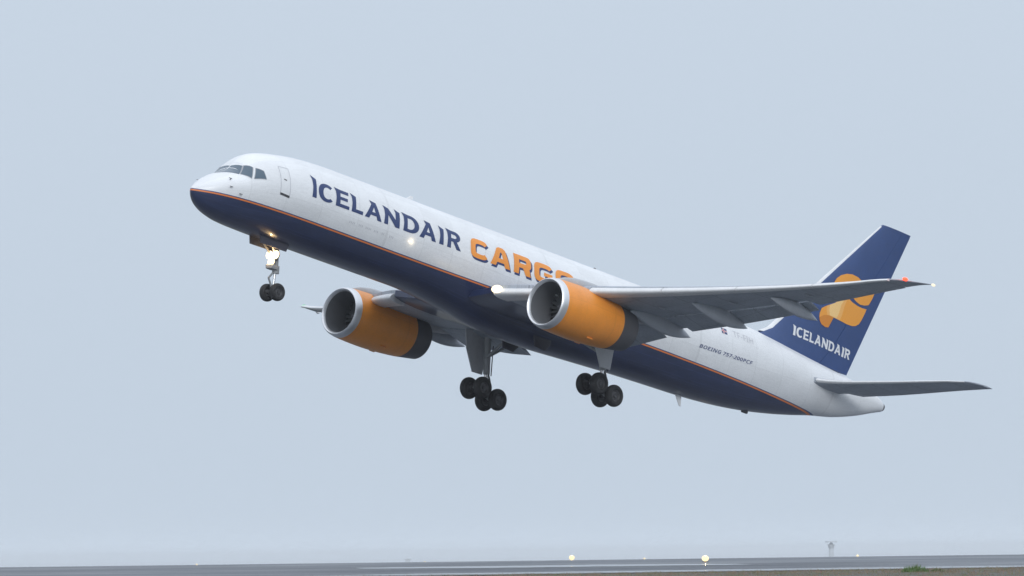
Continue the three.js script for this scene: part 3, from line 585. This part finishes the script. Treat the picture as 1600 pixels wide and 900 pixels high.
// antennas and drains under the rear body
meshOf('belly_antenna', plate([[32.55, -1.98], [33.0, -1.98], [33.06, -2.5], [32.96, -2.5]], .02, 0), M.white, jet);
meshOf('tail_skid', box(37.45, -1.68, 0, .4, .16, .14, .05), M.nozzle, jet);
meshOf('beacon', new THREE.SphereGeometry(.1, 16, 10).translate(26, 2.24, 0), M.nozzle, jet);
meshOf('roof_antenna', plate([[13.1, 2.2], [13.6, 2.2], [13.66, 2.46], [13.5, 2.46]], .02, 0), M.white, jet);

// ------------------------------------------------------------------ runway lights
function runwayLight(px, py, v, size, bright, label) {
  const u = uAt(px, py, v), b = place(u, v, v > -30 && v < 30 ? runY(v) + .006 : groundY(v)), g = new THREE.Group();
  g.name = 'runway_light' + (runwayLight.n ? '_' + String(runwayLight.n).padStart(3, '0') : ''); runwayLight.n = (runwayLight.n || 0) + 1;
  g.position.copy(b); scene.add(g); tag(g, label, 'runway light', 'lamps along the runway');
  // lamp centre height from the pixel it is seen at
  const d = ray(px, py), o = camera.position, k = (b.clone().sub(o).dot(V(d.x, 0, d.z))) / (d.x * d.x + d.z * d.z), h = Math.max(size * 1.1, o.y + d.y * k - b.y);
  meshOf('base_plate', new THREE.CylinderGeometry(size * .9, size, .03, 20).translate(0, .012, 0), M.gap, g);
  meshOf('stem', new THREE.CylinderGeometry(.03, .035, Math.max(.02, h - size * .8), 12).translate(0, Math.max(.02, h - size * .8) / 2 + .02, 0), M.stem || (M.stem = std(.6, .4, .02, .6)), g);
  const dome = new THREE.SphereGeometry(size, 24, 16); dome.scale(1, .85, 1); dome.translate(0, h, 0);
  meshOf('lamp_dome', dome, lamp(1, .8, .46, bright), g);
  const l = new THREE.PointLight(0xffe2b0, bright * size * size * 6, 0, 2); l.name = 'lamp_light'; l.position.set(0, h + size * 1.2, 0); l.castShadow = true; g.add(l);
}
runwayLight(893.5, 872.3, -31.5, .14, 1.4, 'brighter runway lamp standing on the far edge, left of the two large glowing ones');
runwayLight(1102, 876, -10, .17, 1.5, 'brightest runway lamp on the wet surface at the right end of the centreline dash');
runwayLight(307.5, 882, -31, .04, 1.2, 'tiny lamp on the far runway edge below the nose of the jet');
runwayLight(664, 878.3, -31, .032, 1, 'tiny lamp on the far runway edge below the left main wheels');
runwayLight(1007, 873.6, -31, .05, 1.2, 'small lamp on the far runway edge between the two large glowing lamps');
runwayLight(1340, 869.3, -31, .062, 1.3, 'small lamp on the far runway edge below the tail');

// ------------------------------------------------------------------ far things in the haze
function farAt(px, dist) { const d = ray(px, 872), k = dist / Math.hypot(d.x, d.z); return V(d.x * k, -1.4, d.z * k); }
{
  const t = new THREE.Group(); t.name = 'control_tower'; t.position.copy(farAt(1299, 7800)); scene.add(t); tag(t, 'pale tower with a wide top, hazy on the horizon below the tail', 'tower');
  const m = std(.6, .64, .68, .8);
  meshOf('shaft', new THREE.CylinderGeometry(1.9, 2.3, 13, 12).translate(0, 6.5, 0), m, t);
  meshOf('cabin', new THREE.CylinderGeometry(3.4, 2.2, 3.4, 12).translate(0, 11.6, 0), m, t);
  meshOf('roof', new THREE.CylinderGeometry(5.4, 5.4, 1.1, 16).translate(0, 15.6, 0), m, t);
  meshOf('mast', new THREE.CylinderGeometry(.5, 2.6, 3, 8).translate(0, 14, 0), m, t);
  const b = new THREE.Group(); b.name = 'far_building'; b.position.copy(farAt(637, 7800)); scene.add(b); tag(b, 'small faint building on the horizon below the left main wheels', 'building');
  meshOf('wall', box(0, 2.2, 0, 4, 4.6, 4, .1), m, b); meshOf('roof', box(0, 4.9, 0, 7, .8, 5, .1), m, b);
}

// ------------------------------------------------------------------ dry grass beside the runway, and the weeds in it
function bladeClump(n, h, spread, wid) {
  const pos = [], uv = [], idx = [];
  for (let i = 0; i < n; i++) {
    const a = rnd() * 6.283, r = spread * Math.sqrt(rnd()), x = Math.cos(a) * r, z = Math.sin(a) * r, k = h * (.35 + .75 * rnd()) * (1 - .6 * (r / spread) ** 2), ln = (rnd() - .5) * .7 * k, lm = (rnd() - .5) * .7 * k, w = wid * (.6 + .8 * rnd()), t = rnd() * 6.283, cx = Math.cos(t) * w, cz = Math.sin(t) * w, b = pos.length / 3;
    pos.push(x - cx, 0, z - cz, x + cx, 0, z + cz, x + ln * .4 - cx * .7, k * .6, z + lm * .4 - cz * .7, x + ln * .4 + cx * .7, k * .6, z + lm * .4 + cz * .7, x + ln, k, z + lm);
    for (let j = 0; j < 5; j++) uv.push(0, j / 5);
    idx.push(b, b + 1, b + 3, b, b + 3, b + 2, b + 2, b + 3, b + 4);
  }
  return geoFrom(pos, idx, uv);
}
{
  const n = 16000, g = bladeClump(7, .1, .16, .007), im = new THREE.InstancedMesh(g, new THREE.MeshStandardMaterial({ color: 0xffffff, roughness: .95, side: THREE.DoubleSide }), n), m = new THREE.Matrix4(), q = new THREE.Quaternion(), c = new THREE.Color();
  const uMid = -40;
  for (let i = 0; i < n; i++) {
    const v = 31.2 + 42 * rnd() ** 1.6, u = lerp(-95, 62, rnd()), p = place(u, v, groundY(v) - .01), k = .5 + .9 * rnd();
    m.compose(p, q.setFromAxisAngle(V(0, 1, 0), rnd() * 6.283), V(k * 1.2, k, k * 1.2)); im.setMatrixAt(i, m);
    const w = rnd(); im.setColorAt(i, w < .72 ? c.setRGB(.2 + .08 * rnd(), .155 + .05 * rnd(), .115 + .03 * rnd()) : c.setRGB(.14 + .05 * rnd(), .15 + .05 * rnd(), .09));
  }
  im.name = 'dry_grass'; im.userData = { label: 'short dry brown grass along the near edge of the runway', category: 'grass', kind: 'stuff' }; im.castShadow = im.receiveShadow = true; scene.add(im);
}
function weed(px, py, v, n, h, spread, col, label) {
  const u = uAt(px, py, v), b = place(u, v, groundY(v) - .02), g = new THREE.Group();
  g.name = 'weed_clump' + (weed.n ? '_' + String(weed.n).padStart(3, '0') : ''); weed.n = (weed.n || 0) + 1; g.position.copy(b); scene.add(g); tag(g, label, 'plant', 'weeds in the dry grass');
  meshOf('leaves', bladeClump(n, h, spread, .022), new THREE.MeshPhysicalMaterial({ color: lin(...col), roughness: .8, side: THREE.DoubleSide, transmission: .25, thickness: 0 }), g);
  meshOf('stems', bladeClump(Math.round(n / 8), h * 1.35, spread * .7, .008), new THREE.MeshStandardMaterial({ color: lin(.2, .2, .07), roughness: .9, side: THREE.DoubleSide }), g);
}
weed(1430, 895, 46, 420, .36, .55, [.1, .18, .05], 'largest bright green weed clump in the dry grass at bottom right');
weed(1463, 897, 46, 140, .2, .35, [.1, .13, .05], 'low dull green weed just right of the large green clump');
weed(694, 899, 40, 90, .16, .28, [.14, .13, .07], 'small brownish weed at the bottom edge left of centre');

renderer.render(scene, camera);
